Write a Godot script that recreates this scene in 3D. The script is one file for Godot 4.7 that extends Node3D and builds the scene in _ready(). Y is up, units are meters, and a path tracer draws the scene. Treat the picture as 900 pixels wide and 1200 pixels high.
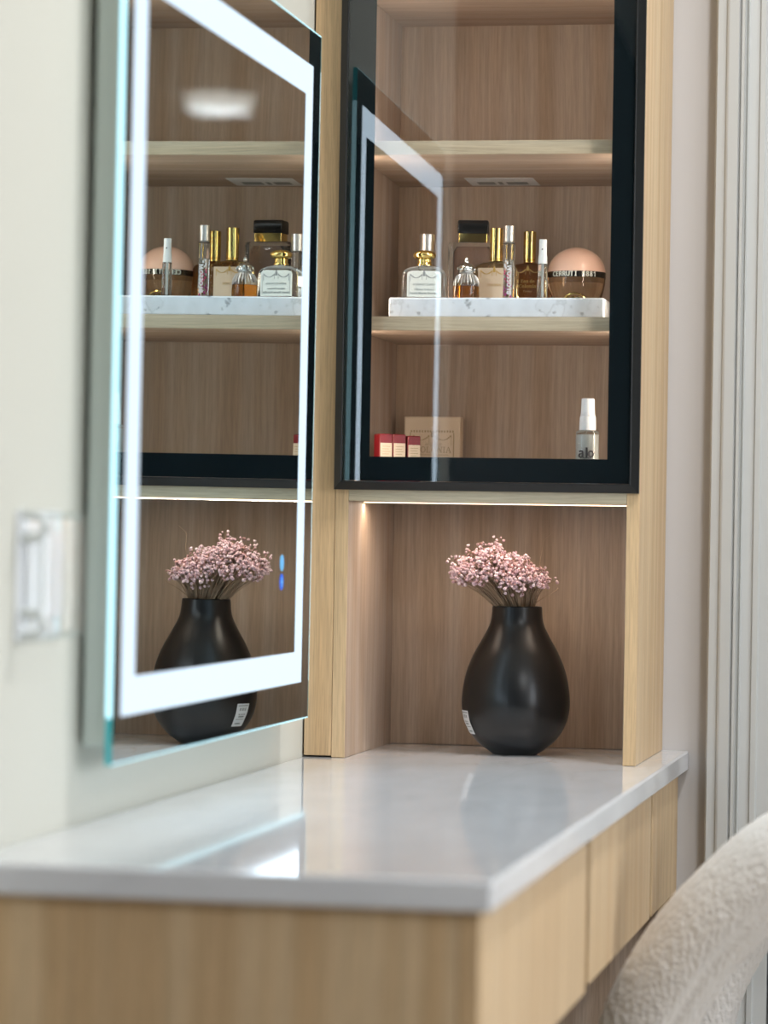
extends Node3D
# A vanity corner: lit mirror on the wall at x = 0, stone worktop at y = 0, display cabinet facing +z with its front at z = 0.

const FLOOR_Y := -0.75
const CEIL_Y := 1.85
const BACK_Z := -0.3531
var rng := RandomNumberGenerator.new()
var M := {}

# ---------------------------------------------------------------- helpers
func put(called: String, mesh: Mesh, mat: Material, parent: Node = self, at := Vector3.ZERO) -> MeshInstance3D:
	var o := MeshInstance3D.new()
	o.name = called
	o.mesh = mesh
	o.material_override = mat
	o.position = at
	parent.add_child(o, true)
	return o

func thing(called: String, label: String, category: String, at := Vector3.ZERO, turn := 0.0, group := "") -> Node3D:
	var o := Node3D.new()
	o.name = called
	add_child(o, true)
	o.position = at
	o.rotation.y = turn
	tag(o, label, category, group)
	return o

func tag(o: Node, label: String, category: String, group := "") -> void:
	o.set_meta("label", label)
	o.set_meta("category", category)
	if group != "":
		o.set_meta("group", group)

func struct(called: String, mesh: Mesh, mat: Material, label: String, category: String, at := Vector3.ZERO) -> MeshInstance3D:
	var o := put(called, mesh, mat, self, at)
	o.set_meta("kind", "structure")
	tag(o, label, category)
	return o

func stuff(o: Node) -> void:
	o.set_meta("kind", "stuff")

func st_new() -> SurfaceTool:
	var st := SurfaceTool.new()
	st.begin(Mesh.PRIMITIVE_TRIANGLES)
	st.set_smooth_group(-1)
	return st

func vert(st: SurfaceTool, p: Vector3, uv := Vector2.ZERO) -> void:
	st.set_uv(uv)
	st.add_vertex(p)

# corners counter-clockwise as seen from outside
func quad(st: SurfaceTool, a: Vector3, b: Vector3, c: Vector3, d: Vector3, ua := Vector2.ZERO, ub := Vector2.ZERO, uc := Vector2.ZERO, ud := Vector2.ZERO) -> void:
	vert(st, a, ua); vert(st, c, uc); vert(st, b, ub)
	vert(st, a, ua); vert(st, d, ud); vert(st, c, uc)

func done(st: SurfaceTool) -> ArrayMesh:
	st.generate_normals()
	return st.commit()

func face_uv(p: Vector3, axis: int, grain: int, off: Vector2) -> Vector2:
	var along := grain
	if axis == grain:
		along = (grain + 1) % 3
	var across := 3 - axis - along
	return Vector2(p[across], p[along]) + off

func add_box(st: SurfaceTool, lo: Vector3, hi: Vector3, c := 0.001, grain := 1) -> void:
	var mid := (lo + hi) / 2.0
	var h := (hi - lo) / 2.0
	c = minf(c, minf(h.x, minf(h.y, h.z)) * 0.9)
	var off := Vector2(rng.randf() * 0.28, rng.randf() * 0.1)
	var corner := func(sx: int, sy: int, sz: int, face: int) -> Vector3:
		var s := Vector3(sx, sy, sz)
		var p := Vector3.ZERO
		for k in 3:
			p[k] = mid[k] + s[k] * (h[k] if k == face else h[k] - c)
		return p
	var emit := func(ps: Array, axis: int, want: Vector3) -> void:
		var n: Vector3 = (ps[1] - ps[0]).cross(ps[2] - ps[0])
		if n.dot(want) < 0.0:
			ps.reverse()
		for i in range(1, ps.size() - 1):
			vert(st, ps[0], face_uv(ps[0] - lo, axis, grain, off))
			vert(st, ps[i + 1], face_uv(ps[i + 1] - lo, axis, grain, off))
			vert(st, ps[i], face_uv(ps[i] - lo, axis, grain, off))
	for f in 3:
		var a := (f + 1) % 3
		var b := (f + 2) % 3
		for s in [-1, 1]:
			var ps := []
			for t in [[-1, -1], [1, -1], [1, 1], [-1, 1]]:
				var v := Vector3i.ZERO
				v[f] = s; v[a] = t[0]; v[b] = t[1]
				ps.append((corner as Callable).call(v.x, v.y, v.z, f))
			var w := Vector3.ZERO
			w[f] = s
			(emit as Callable).call(ps, f, w)
		# edges parallel to axis f
		for sa in [-1, 1]:
			for sb in [-1, 1]:
				var v0 := Vector3i.ZERO
				v0[a] = sa; v0[b] = sb; v0[f] = -1
				var v1 := v0
				v1[f] = 1
				var w2 := Vector3.ZERO
				w2[a] = sa; w2[b] = sb
				(emit as Callable).call([(corner as Callable).call(v0.x, v0.y, v0.z, a), (corner as Callable).call(v1.x, v1.y, v1.z, a), (corner as Callable).call(v1.x, v1.y, v1.z, b), (corner as Callable).call(v0.x, v0.y, v0.z, b)], a, w2)
	for sx in [-1, 1]:
		for sy in [-1, 1]:
			for sz in [-1, 1]:
				(emit as Callable).call([(corner as Callable).call(sx, sy, sz, 0), (corner as Callable).call(sx, sy, sz, 1), (corner as Callable).call(sx, sy, sz, 2)], 0, Vector3(sx, sy, sz))

func box(lo: Vector3, hi: Vector3, c := 0.001, grain := 1) -> ArrayMesh:
	var st := st_new()
	add_box(st, lo, hi, c, grain)
	return done(st)

# profile of (radius, height) from bottom to top; a repeated point makes a sharp edge
func lathe(profile: Array, seg := 48, sx := 1.0, sz := 1.0) -> ArrayMesh:
	var st := st_new()
	var g := 0
	var v := 0.0
	for i in range(profile.size() - 1):
		var p: Vector2 = profile[i]
		var q: Vector2 = profile[i + 1]
		if p.is_equal_approx(q):
			g += 1
			continue
		var v2 := v + p.distance_to(q)
		st.set_smooth_group(g)
		for k in seg:
			var a := TAU * k / seg
			var b := TAU * (k + 1) / seg
			var pa := Vector3(p.x * sin(a) * sx, p.y, p.x * cos(a) * sz)
			var pb := Vector3(p.x * sin(b) * sx, p.y, p.x * cos(b) * sz)
			var qa := Vector3(q.x * sin(a) * sx, q.y, q.x * cos(a) * sz)
			var qb := Vector3(q.x * sin(b) * sx, q.y, q.x * cos(b) * sz)
			if p.x > 1e-7:
				vert(st, pa, Vector2(a, v)); vert(st, qb, Vector2(b, v2)); vert(st, pb, Vector2(b, v))
			if q.x > 1e-7:
				vert(st, pa, Vector2(a, v)); vert(st, qa, Vector2(a, v2)); vert(st, qb, Vector2(b, v2))
		v = v2
	return done(st)

func cyl(r: float, y0: float, y1: float, bevel := 0.0006, seg := 40) -> ArrayMesh:
	return lathe([Vector2(0, y0), Vector2(r - bevel, y0), Vector2(r - bevel, y0), Vector2(r, y0 + bevel), Vector2(r, y0 + bevel), Vector2(r, y1 - bevel), Vector2(r, y1 - bevel), Vector2(r - bevel, y1), Vector2(r - bevel, y1), Vector2(0, y1)], seg)

# rounded rectangle outline, counter-clockwise from above in (x, z)
func rounded(hx: float, hz: float, r: float, n := 6) -> Array:
	var out := []
	r = minf(r, minf(hx, hz) * 0.999)
	for k in 4:
		var cx: float = (hx - r) * [1, -1, -1, 1][k]
		var cz: float = (hz - r) * [1, 1, -1, -1][k]
		for i in n + 1:
			var a := PI / 2 * (k + float(i) / n)
			out.append(Vector2(cx + r * cos(a), cz + r * sin(a)))
	return out

# sections of [y, half x, half z, corner radius]; an equal y twice makes a sharp edge
func loft(sections: Array, n := 6) -> ArrayMesh:
	var st := st_new()
	var g := 0
	for i in range(sections.size() - 1):
		var s: Array = sections[i]
		var t: Array = sections[i + 1]
		if s == t:
			g += 1
			continue
		st.set_smooth_group(g)
		var a := rounded(s[1], s[2], s[3], n)
		var b := rounded(t[1], t[2], t[3], n)
		for k in a.size():
			var j := (k + 1) % a.size()
			quad(st, Vector3(a[j].x, s[0], a[j].y), Vector3(a[k].x, s[0], a[k].y), Vector3(b[k].x, t[0], b[k].y), Vector3(b[j].x, t[0], b[j].y))
	for e in [0, sections.size() - 1]:
		st.set_smooth_group(90 + e)
		var s: Array = sections[e]
		var a := rounded(s[1], s[2], s[3], n)
		for k in range(1, a.size() - 1):
			if e == 0:
				vert(st, Vector3(a[0].x, s[0], a[0].y)); vert(st, Vector3(a[k + 1].x, s[0], a[k + 1].y)); vert(st, Vector3(a[k].x, s[0], a[k].y))
			else:
				vert(st, Vector3(a[0].x, s[0], a[0].y)); vert(st, Vector3(a[k].x, s[0], a[k].y)); vert(st, Vector3(a[k + 1].x, s[0], a[k + 1].y))
	return done(st)

func add_tube(st: SurfaceTool, path: Array, radii: Array, sides := 8, cap := true) -> void:
	var rings := []
	var up := Vector3.UP
	for i in path.size():
		var d: Vector3 = (path[mini(i + 1, path.size() - 1)] - path[maxi(i - 1, 0)]).normalized()
		if i == 0:
			up = Vector3.RIGHT if absf(d.y) > 0.9 else Vector3.UP
		var x := up.cross(d).normalized()
		up = d.cross(x).normalized()
		var ring := []
		for k in sides:
			var a := TAU * k / sides
			ring.append(path[i] + (x * cos(a) + up * sin(a)) * radii[mini(i, radii.size() - 1)])
		rings.append(ring)
	for i in range(rings.size() - 1):
		for k in sides:
			var j := (k + 1) % sides
			quad(st, rings[i][k], rings[i][j], rings[i + 1][j], rings[i + 1][k])
	if cap:
		for k in range(1, sides - 1):
			var f: Array = rings[0]
			var l: Array = rings[-1]
			vert(st, f[0]); vert(st, f[k]); vert(st, f[k + 1])
			vert(st, l[0]); vert(st, l[k + 1]); vert(st, l[k])

func letters(called: String, text: String, height: float, mat: Material, parent: Node, at: Vector3, rot := Vector3.ZERO, font := "Droid Serif", bold := false, depth := 0.0004) -> MeshInstance3D:
	var t := TextMesh.new()
	var f := SystemFont.new()
	f.font_names = PackedStringArray([font])
	if bold:
		f.font_weight = 700
	t.font = f
	t.text = text
	t.font_size = 32
	t.pixel_size = height / 23.0
	t.depth = depth
	t.curve_step = 2.0
	var o := put(called, t, mat, parent, at)
	o.rotation = rot
	return o

func mat(color: Color, rough := 0.5, metal := 0.0) -> StandardMaterial3D:
	var m := StandardMaterial3D.new()
	m.albedo_color = color
	m.roughness = rough
	m.metallic = metal
	return m

func glow(color: Color, energy: float) -> StandardMaterial3D:
	var m := mat(Color(0.02, 0.02, 0.02), 0.6)
	m.emission_enabled = true
	m.emission = color
	m.emission_energy_multiplier = energy
	return m

func solid_glass(color: Color, rough := 0.0) -> StandardMaterial3D:
	var m := mat(color, rough)
	m.albedo_color.a = 0.02
	m.transparency = BaseMaterial3D.TRANSPARENCY_ALPHA
	m.refraction_enabled = true
	m.refraction_scale = 0.045
	return m

func pane_glass(alpha := 0.002) -> StandardMaterial3D:
	var m := mat(Color(0.9, 1.0, 0.98, alpha), 0.0)
	m.transparency = BaseMaterial3D.TRANSPARENCY_ALPHA
	return m

# ---------------------------------------------------------------- textures
func wood_texture() -> ImageTexture:
	var w := 1024
	var h := 512
	var im := Image.create(w, h, false, Image.FORMAT_RGB8)
	var n := FastNoiseLite.new()
	n.noise_type = FastNoiseLite.TYPE_SIMPLEX
	n.fractal_type = FastNoiseLite.FRACTAL_NONE
	n.seed = 7
	n.frequency = 1.0
	for y in h:
		for x in w:
			var u := x / 1280.0        # metres across
			var v := y / 320.0         # metres along
			var bend := n.get_noise_2d(v * 1.3, u * 4.0) * 0.004
			var uu := u + bend
			var broad := n.get_noise_2d(uu * 22.0, v * 0.5)
			var med := n.get_noise_2d(uu * 95.0 + 40.0, v * 1.6)
			var fine := n.get_noise_2d(uu * 330.0 + 90.0, v * 7.0)
			var pore := n.get_noise_2d(uu * 620.0 + 10.0, v * 16.0)
			var k := 0.86 + 0.028 * broad + 0.026 * med + 0.032 * fine - 0.09 * clampf(pore - 0.35, 0.0, 1.0)
			im.set_pixel(x, y, Color(k, k * (0.985 + 0.02 * broad), k * (0.965 + 0.045 * broad)))
	return ImageTexture.create_from_image(im)

func marble_texture(vein: float, spots: float, seed_: int) -> ImageTexture:
	var im := Image.create(512, 512, false, Image.FORMAT_RGB8)
	var n := FastNoiseLite.new()
	n.noise_type = FastNoiseLite.TYPE_SIMPLEX_SMOOTH
	n.fractal_type = FastNoiseLite.FRACTAL_FBM
	n.fractal_octaves = 4
	n.seed = seed_
	n.frequency = 1.0
	for y in 512:
		for x in 512:
			var u := x / 512.0
			var v := y / 512.0
			var a := n.get_noise_2d(u * 3.0 + 0.3 * v, v * 3.0)
			var b := n.get_noise_2d(u * 7.0 + 20.0, v * 9.0)
			var vv := exp(-absf(a + 0.35 * b) * 26.0) * clampf(0.5 + 1.6 * n.get_noise_2d(u * 2.0 + 9.0, v * 2.0), 0.0, 1.0)
			var s := clampf(n.get_noise_2d(u * 9.0 + 50.0, v * 9.0) - 0.40, 0.0, 1.0) * 2.2
			var k := 0.97 + 0.03 * b - vein * vv - spots * s
			im.set_pixel(x, y, Color(k, k * 0.998, k * 0.995))
	return ImageTexture.create_from_image(im)

func noise_tex(freq: float, seed_: int) -> ImageTexture:
	var n := FastNoiseLite.new()
	n.seed = seed_
	n.frequency = freq
	n.fractal_octaves = 3
	return ImageTexture.create_from_image(n.get_seamless_image(512, 512))

func wood(tex: Texture2D, tint: Color, rough := 0.5) -> StandardMaterial3D:
	var m := mat(tint, rough)
	m.albedo_texture = tex
	m.uv1_scale = Vector3(1.0 / 0.8, 1.0 / 1.6, 1)
	m.metallic_specular = 0.4
	return m

func make_materials() -> void:
	var wt := wood_texture()
	M.oak = wood(wt, Color(0.92, 0.805, 0.645))
	M.oak_edge = wood(wt, Color(0.82, 0.76, 0.65))
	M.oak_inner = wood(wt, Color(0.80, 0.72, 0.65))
	M.oak_dark = wood(wt, Color(0.55, 0.40, 0.28))
	M.wall = mat(Color(0.765, 0.762, 0.72), 0.75)
	M.wall_pink = mat(Color(0.745, 0.735, 0.73), 0.75)
	M.wall_dark = mat(Color(0.20, 0.195, 0.19), 0.7)
	M.ceiling = mat(Color(0.93, 0.93, 0.92), 0.9)
	M.floor = wood(wt, Color(0.78, 0.73, 0.66), 0.4)
	M.trim = mat(Color(0.735, 0.74, 0.73), 0.4)
	M.stone = mat(Color(0.89, 0.90, 0.915), 0.06)
	M.stone.albedo_texture = marble_texture(0.028, 0.0, 3)
	M.stone.uv1_scale = Vector3(1.0 / 0.62, 1.0 / 1.95, 1)
	M.tray = mat(Color(0.86, 0.90, 0.93), 0.25)
	M.tray.albedo_texture = marble_texture(0.10, 0.42, 12)
	M.tray.uv1_scale = Vector3(4.5, 4.5, 1)
	M.black = mat(Color(0.02, 0.022, 0.025), 0.2)
	M.border = mat(Color(0.035, 0.075, 0.09), 0.5)
	M.border.metallic_specular = 0.15
	M.frame = mat(Color(0.06, 0.068, 0.072), 0.34, 0.35)
	M.pane = pane_glass()
	M.pane.albedo_color = Color(0.3, 0.36, 0.36, 0.002)
	M.mirror = mat(Color(0.83, 0.89, 0.90), 0.0, 1.0)
	M.alu = mat(Color(0.80, 0.84, 0.82), 0.45, 0.2)
	M.strip = glow(Color(0.86, 0.935, 1.0), 1.2)
	M.edge_bright = glow(Color(0.74, 0.95, 1.0), 1.7)
	M.edge_teal = glow(Color(0.20, 0.78, 0.80), 0.6)
	M.touch_light = glow(Color(0.45, 0.78, 1.0), 0.9)
	M.touch_blue = glow(Color(0.15, 0.42, 0.95), 0.9)
	M.warm_strip = glow(Color(1.0, 0.88, 0.74), 3.0)
	M.lamp = glow(Color(1.0, 0.98, 0.95), 6.0)
	M.vase = mat(Color(0.045, 0.052, 0.062), 0.30)
	M.vase.metallic_specular = 0.5
	M.paper = mat(Color(0.86, 0.87, 0.88), 0.6)
	M.ink = mat(Color(0.22, 0.22, 0.24), 0.7)
	M.ink_grey = mat(Color(0.56, 0.58, 0.58), 0.7)
	M.gold = mat(Color(0.95, 0.84, 0.52), 0.14, 1.0)
	M.gold_ink = mat(Color(0.80, 0.66, 0.36), 0.4, 0.5)
	M.silver = mat(Color(0.82, 0.81, 0.79), 0.36, 1.0)
	M.chrome = mat(Color(0.80, 0.82, 0.82), 0.12, 1.0)
	M.glass = solid_glass(Color(0.97, 0.985, 0.98))
	M.glass_pink = solid_glass(Color(0.93, 0.83, 0.79))
	M.glass_amber = solid_glass(Color(0.84, 0.58, 0.28))
	M.glass_yellow = solid_glass(Color(0.95, 0.88, 0.66))
	M.liquid_amber = solid_glass(Color(1.0, 0.70, 0.28))
	M.glass_rose = solid_glass(Color(1.0, 0.89, 0.74))
	M.band = mat(Color(0.42, 0.43, 0.42), 0.15, 1.0)
	M.frost = mat(Color(0.84, 0.86, 0.86), 0.3)
	M.white = mat(Color(0.90, 0.91, 0.92), 0.35)
	M.peach = mat(Color(0.95, 0.80, 0.72), 0.25)
	M.peach.clearcoat_enabled = true
	M.peach.clearcoat = 0.6
	M.label = mat(Color(0.84, 0.86, 0.83), 0.6)
	M.cream = mat(Color(0.86, 0.79, 0.69), 0.7)
	M.cream_ink = mat(Color(0.68, 0.60, 0.47), 0.7)
	M.red = mat(Color(0.48, 0.04, 0.09), 0.45)
	M.pink = mat(Color(0.80, 0.12, 0.38), 0.5)
	M.magenta = mat(Color(0.62, 0.10, 0.45), 0.5)
	M.stem = mat(Color(0.58, 0.49, 0.40), 0.8)
	M.bloom = mat(Color(1, 1, 1), 0.75)
	M.bloom.vertex_color_use_as_albedo = true
	M.cloth = mat(Color(0.81, 0.79, 0.765), 0.95)
	M.cloth.rim_enabled = true
	M.cloth.rim = 0.4
	M.cloth.heightmap_enabled = true
	M.cloth.heightmap_scale = 0.12
	M.cloth.heightmap_texture = noise_tex(0.045, 21)
	M.cloth.uv1_triplanar = true
	M.cloth.uv1_scale = Vector3(5, 5, 5)
	M.clear = pane_glass(0.04)

# ---------------------------------------------------------------- camera, light
func make_view() -> void:
	var cam := Camera3D.new()
	cam.name = "camera"
	cam.position = Vector3(0.9092, 0.2951, 4.2392)
	cam.basis = Basis(Vector3.UP, 0.1870) * Basis(Vector3.RIGHT, 0.0083) * Basis(Vector3.BACK, 0.0165)
	var lens := CameraAttributesPhysical.new()
	lens.frustum_focal_length = 75.4
	lens.frustum_focus_distance = 4.42
	lens.exposure_aperture = 2.2
	cam.attributes = lens
	add_child(cam)
	cam.fov = rad_to_deg(2.0 * atan(600.0 / 3772.8))
	cam.near = 0.05
	cam.far = 60.0
	cam.current = true
	var e := Environment.new()
	e.background_mode = Environment.BG_SKY
	var sky := Sky.new()
	var sm := ProceduralSkyMaterial.new()
	sm.sky_top_color = Color(0.62, 0.76, 0.95)
	sm.sky_horizon_color = Color(0.86, 0.90, 0.95)
	sm.ground_bottom_color = Color(0.5, 0.48, 0.45)
	sm.ground_horizon_color = Color(0.7, 0.7, 0.68)
	sm.sun_angle_max = 0.0
	sky.sky_material = sm
	e.sky = sky
	e.background_energy_multiplier = 2.0
	e.tonemap_mode = Environment.TONE_MAPPER_LINEAR
	e.tonemap_exposure = 1.0
	e.sdfgi_enabled = true
	e.ssao_enabled = true
	e.ssil_enabled = true
	var we := WorldEnvironment.new()
	we.name = "environment"
	we.environment = e
	add_child(we)
	# daylight through the window in the right-hand wall
	area("daylight", Vector3(3.36, 0.75, 2.3), Vector3.LEFT, Vector2(2.3, 1.5), Color(0.98, 0.99, 1.0), 1.8)

func area(called: String, at: Vector3, towards: Vector3, size: Vector2, color: Color, energy: float, parent: Node = self) -> void:
	var l := AreaLight3D.new()
	l.name = called
	l.area_size = size
	l.area_normalize_energy = false
	l.light_color = color
	l.light_energy = energy
	l.shadow_enabled = true
	l.area_range = 20.0
	l.area_attenuation = 2.0
	l.position = at
	l.basis = Basis.looking_at(towards, Vector3.UP if absf(towards.y) < 0.9 else Vector3.BACK)
	parent.add_child(l, true)

# ---------------------------------------------------------------- setting
func make_room() -> void:
	var x1 := 3.4
	var z1 := 8.2
	struct("floor", box(Vector3(-0.15, FLOOR_Y - 0.1, BACK_Z - 0.15), Vector3(x1 + 0.15, FLOOR_Y, z1 + 0.15), 0.001, 2), M.floor, "wooden floor of the room under the vanity desk", "floor")
	struct("ceiling", box(Vector3(-0.15, CEIL_Y, BACK_Z - 0.15), Vector3(x1 + 0.15, CEIL_Y + 0.1, z1 + 0.15)), M.ceiling, "plain white ceiling above the vanity corner", "ceiling")
	struct("wall_side", box(Vector3(-0.15, FLOOR_Y, 1.56), Vector3(0.0, CEIL_Y, z1 + 0.15)), M.wall_dark, "dark panelled wall beyond the near end of the vanity desk", "wall")
	struct("wall_left", box(Vector3(-0.15, FLOOR_Y, BACK_Z - 0.15), Vector3(0, CEIL_Y, 1.56)), M.wall, "pale cream painted wall that the lit mirror hangs on", "wall")
	struct("wall_back", box(Vector3(-0.15, FLOOR_Y, BACK_Z - 0.15), Vector3(x1 + 0.15, CEIL_Y, BACK_Z)), M.wall_pink, "off-white painted wall behind the wooden display cabinet", "wall")
	struct("wall_front", box(Vector3(-0.15, FLOOR_Y, z1), Vector3(x1 + 0.15, CEIL_Y, z1 + 0.15)), M.wall_dark, "dark painted wall at the far side of the room", "wall")
	var st := st_new()
	add_box(st, Vector3(x1, FLOOR_Y, BACK_Z - 0.15), Vector3(x1 + 0.15, CEIL_Y, 1.0))
	add_box(st, Vector3(x1, FLOOR_Y, 3.6), Vector3(x1 + 0.15, CEIL_Y, z1 + 0.15))
	add_box(st, Vector3(x1, FLOOR_Y, 1.0), Vector3(x1 + 0.15, -0.1, 3.6))
	add_box(st, Vector3(x1, 1.6, 1.0), Vector3(x1 + 0.15, CEIL_Y, 3.6))
	struct("wall_right", done(st), M.wall, "plain painted wall with the window", "wall")
	st = st_new()
	for r in [[-0.1, -0.04, 1.0, 3.6], [1.54, 1.6, 1.0, 3.6], [-0.04, 1.54, 1.0, 1.06], [-0.04, 1.54, 3.54, 3.6], [-0.04, 1.54, 2.27, 2.33]]:
		add_box(st, Vector3(x1 + 0.05, r[0], r[2]), Vector3(x1 + 0.10, r[1], r[3]), 0.004)
	var w := struct("window_1", done(st), M.trim, "white window in the right-hand wall", "window")
	for z in [1.06, 2.33]:
		put("pane", box(Vector3(x1 + 0.07, -0.04, z), Vector3(x1 + 0.078, 1.54, z + 1.21)), M.pane, w)
	# architrave of the doorway on the back wall: a moulded profile run up the wall
	var prof := [Vector2(0.514, 0.0), Vector2(0.514, 0.026), Vector2(0.5165, 0.030), Vector2(0.5285, 0.030), Vector2(0.530, 0.0335), Vector2(0.533, 0.035), Vector2(0.5465, 0.035), Vector2(0.548, 0.029), Vector2(0.5495, 0.029), Vector2(0.5505, 0.0335), Vector2(0.5545, 0.0335), Vector2(0.5555, 0.027), Vector2(0.558, 0.027), Vector2(0.5595, 0.031), Vector2(0.561, 0.024), Vector2(0.5755, 0.022), Vector2(0.577, 0.026), Vector2(0.584, 0.026), Vector2(0.586, 0.020), Vector2(0.604, 0.019), Vector2(0.606, 0.0)]
	st = st_new()
	for i in range(prof.size() - 1):
		var a: Vector2 = prof[i]
		var b: Vector2 = prof[i + 1]
		quad(st, Vector3(a.x, FLOOR_Y, BACK_Z + a.y), Vector3(b.x, FLOOR_Y, BACK_Z + b.y), Vector3(b.x, 1.55, BACK_Z + b.y), Vector3(a.x, 1.55, BACK_Z + a.y))
	for i in range(1, prof.size() - 1):
		vert(st, Vector3(prof[0].x, 1.55, BACK_Z)); vert(st, Vector3(prof[i].x, 1.55, BACK_Z + prof[i].y)); vert(st, Vector3(prof[i + 1].x, 1.55, BACK_Z + prof[i + 1].y))
	struct("trim_1", done(st), M.trim, "white moulded door architrave on the wall right of the cabinet", "trim")
	struct("door_1", box(Vector3(0.607, FLOOR_Y + 0.005, BACK_Z), Vector3(1.44, 1.46, BACK_Z + 0.016), 0.002), M.trim, "white door leaf beside the moulded architrave", "door")
	# round ceiling lamps
	var spots := [Vector3(2.18, CEIL_Y, 6.83), Vector3(1.97, CEIL_Y, 3.4), Vector3(1.05, CEIL_Y, 0.7)]
	var said := ["white round ceiling lamp at the far side of the room, mirrored in the glass", "white round ceiling lamp over the middle of the room", "white round ceiling lamp nearest to the vanity desk"]
	for i in 3:
		var t := thing("ceiling_lamp", said[i], "ceiling lamp", spots[i])
		put("lamp_base", lathe([Vector2(0, -0.012), Vector2(0.128, -0.012), Vector2(0.128, -0.012), Vector2(0.13, -0.010), Vector2(0.13, 0.0), Vector2(0, 0)]), M.white, t)
		put("diffuser", lathe([Vector2(0, -0.06), Vector2(0.085, -0.058), Vector2(0.112, -0.048), Vector2(0.122, -0.030), Vector2(0.122, -0.012), Vector2(0.122, -0.012), Vector2(0, -0.012)]), M.lamp, t)
		area("lamp_glow", Vector3(0, -0.062, 0), Vector3.DOWN, Vector2(0.20, 0.20), Color(0.985, 0.99, 1.0), [8.0, 66.0, 60.0][i], t)

# ---------------------------------------------------------------- desk
func make_desk() -> void:
	var wt := thing("worktop", "long polished white stone worktop running along the wall", "worktop")
	put("slab", box(Vector3(0.0005, -0.0277, BACK_Z + 0.0005), Vector3(0.488, 0, 1.4792), 0.0022, 2), M.stone, wt)
	var d := thing("vanity_desk", "light oak vanity desk with plain drawer fronts under the white stone", "desk")
	put("end_panel", box(Vector3(0.001, FLOOR_Y, 1.447), Vector3(0.456, -0.028, 1.467), 0.001, 1), M.oak, d)
	put("end_panel", box(Vector3(0.001, FLOOR_Y, -0.352), Vector3(0.452, -0.028, -0.332), 0.001, 1), M.oak_inner, d)
	put("back_rail", box(Vector3(0.001, -0.20, -0.332), Vector3(0.019, -0.028, 1.447), 0.001, 2), M.oak, d)
	put("drawer_base", box(Vector3(0.019, -0.190, -0.332), Vector3(0.455, -0.175, 1.447), 0.001, 2), M.oak, d)
	put("drawer_front", box(Vector3(0.457, -0.2015, 0.712), Vector3(0.476, -0.0282, 1.467), 0.0012, 1), M.oak, d)
	put("drawer_front", box(Vector3(0.457, -0.1965, 0.038), Vector3(0.476, -0.0310, 0.672), 0.0012, 1), M.oak, d)
	put("drawer_front", box(Vector3(0.457, -0.1965, -0.300), Vector3(0.476, -0.0310, 0.012), 0.0012, 1), M.oak, d)
	put("scribe_strip", box(Vector3(0.452, FLOOR_Y, -0.352), Vector3(0.4735, -0.0282, -0.309), 0.001, 1), M.oak, d)

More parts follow.
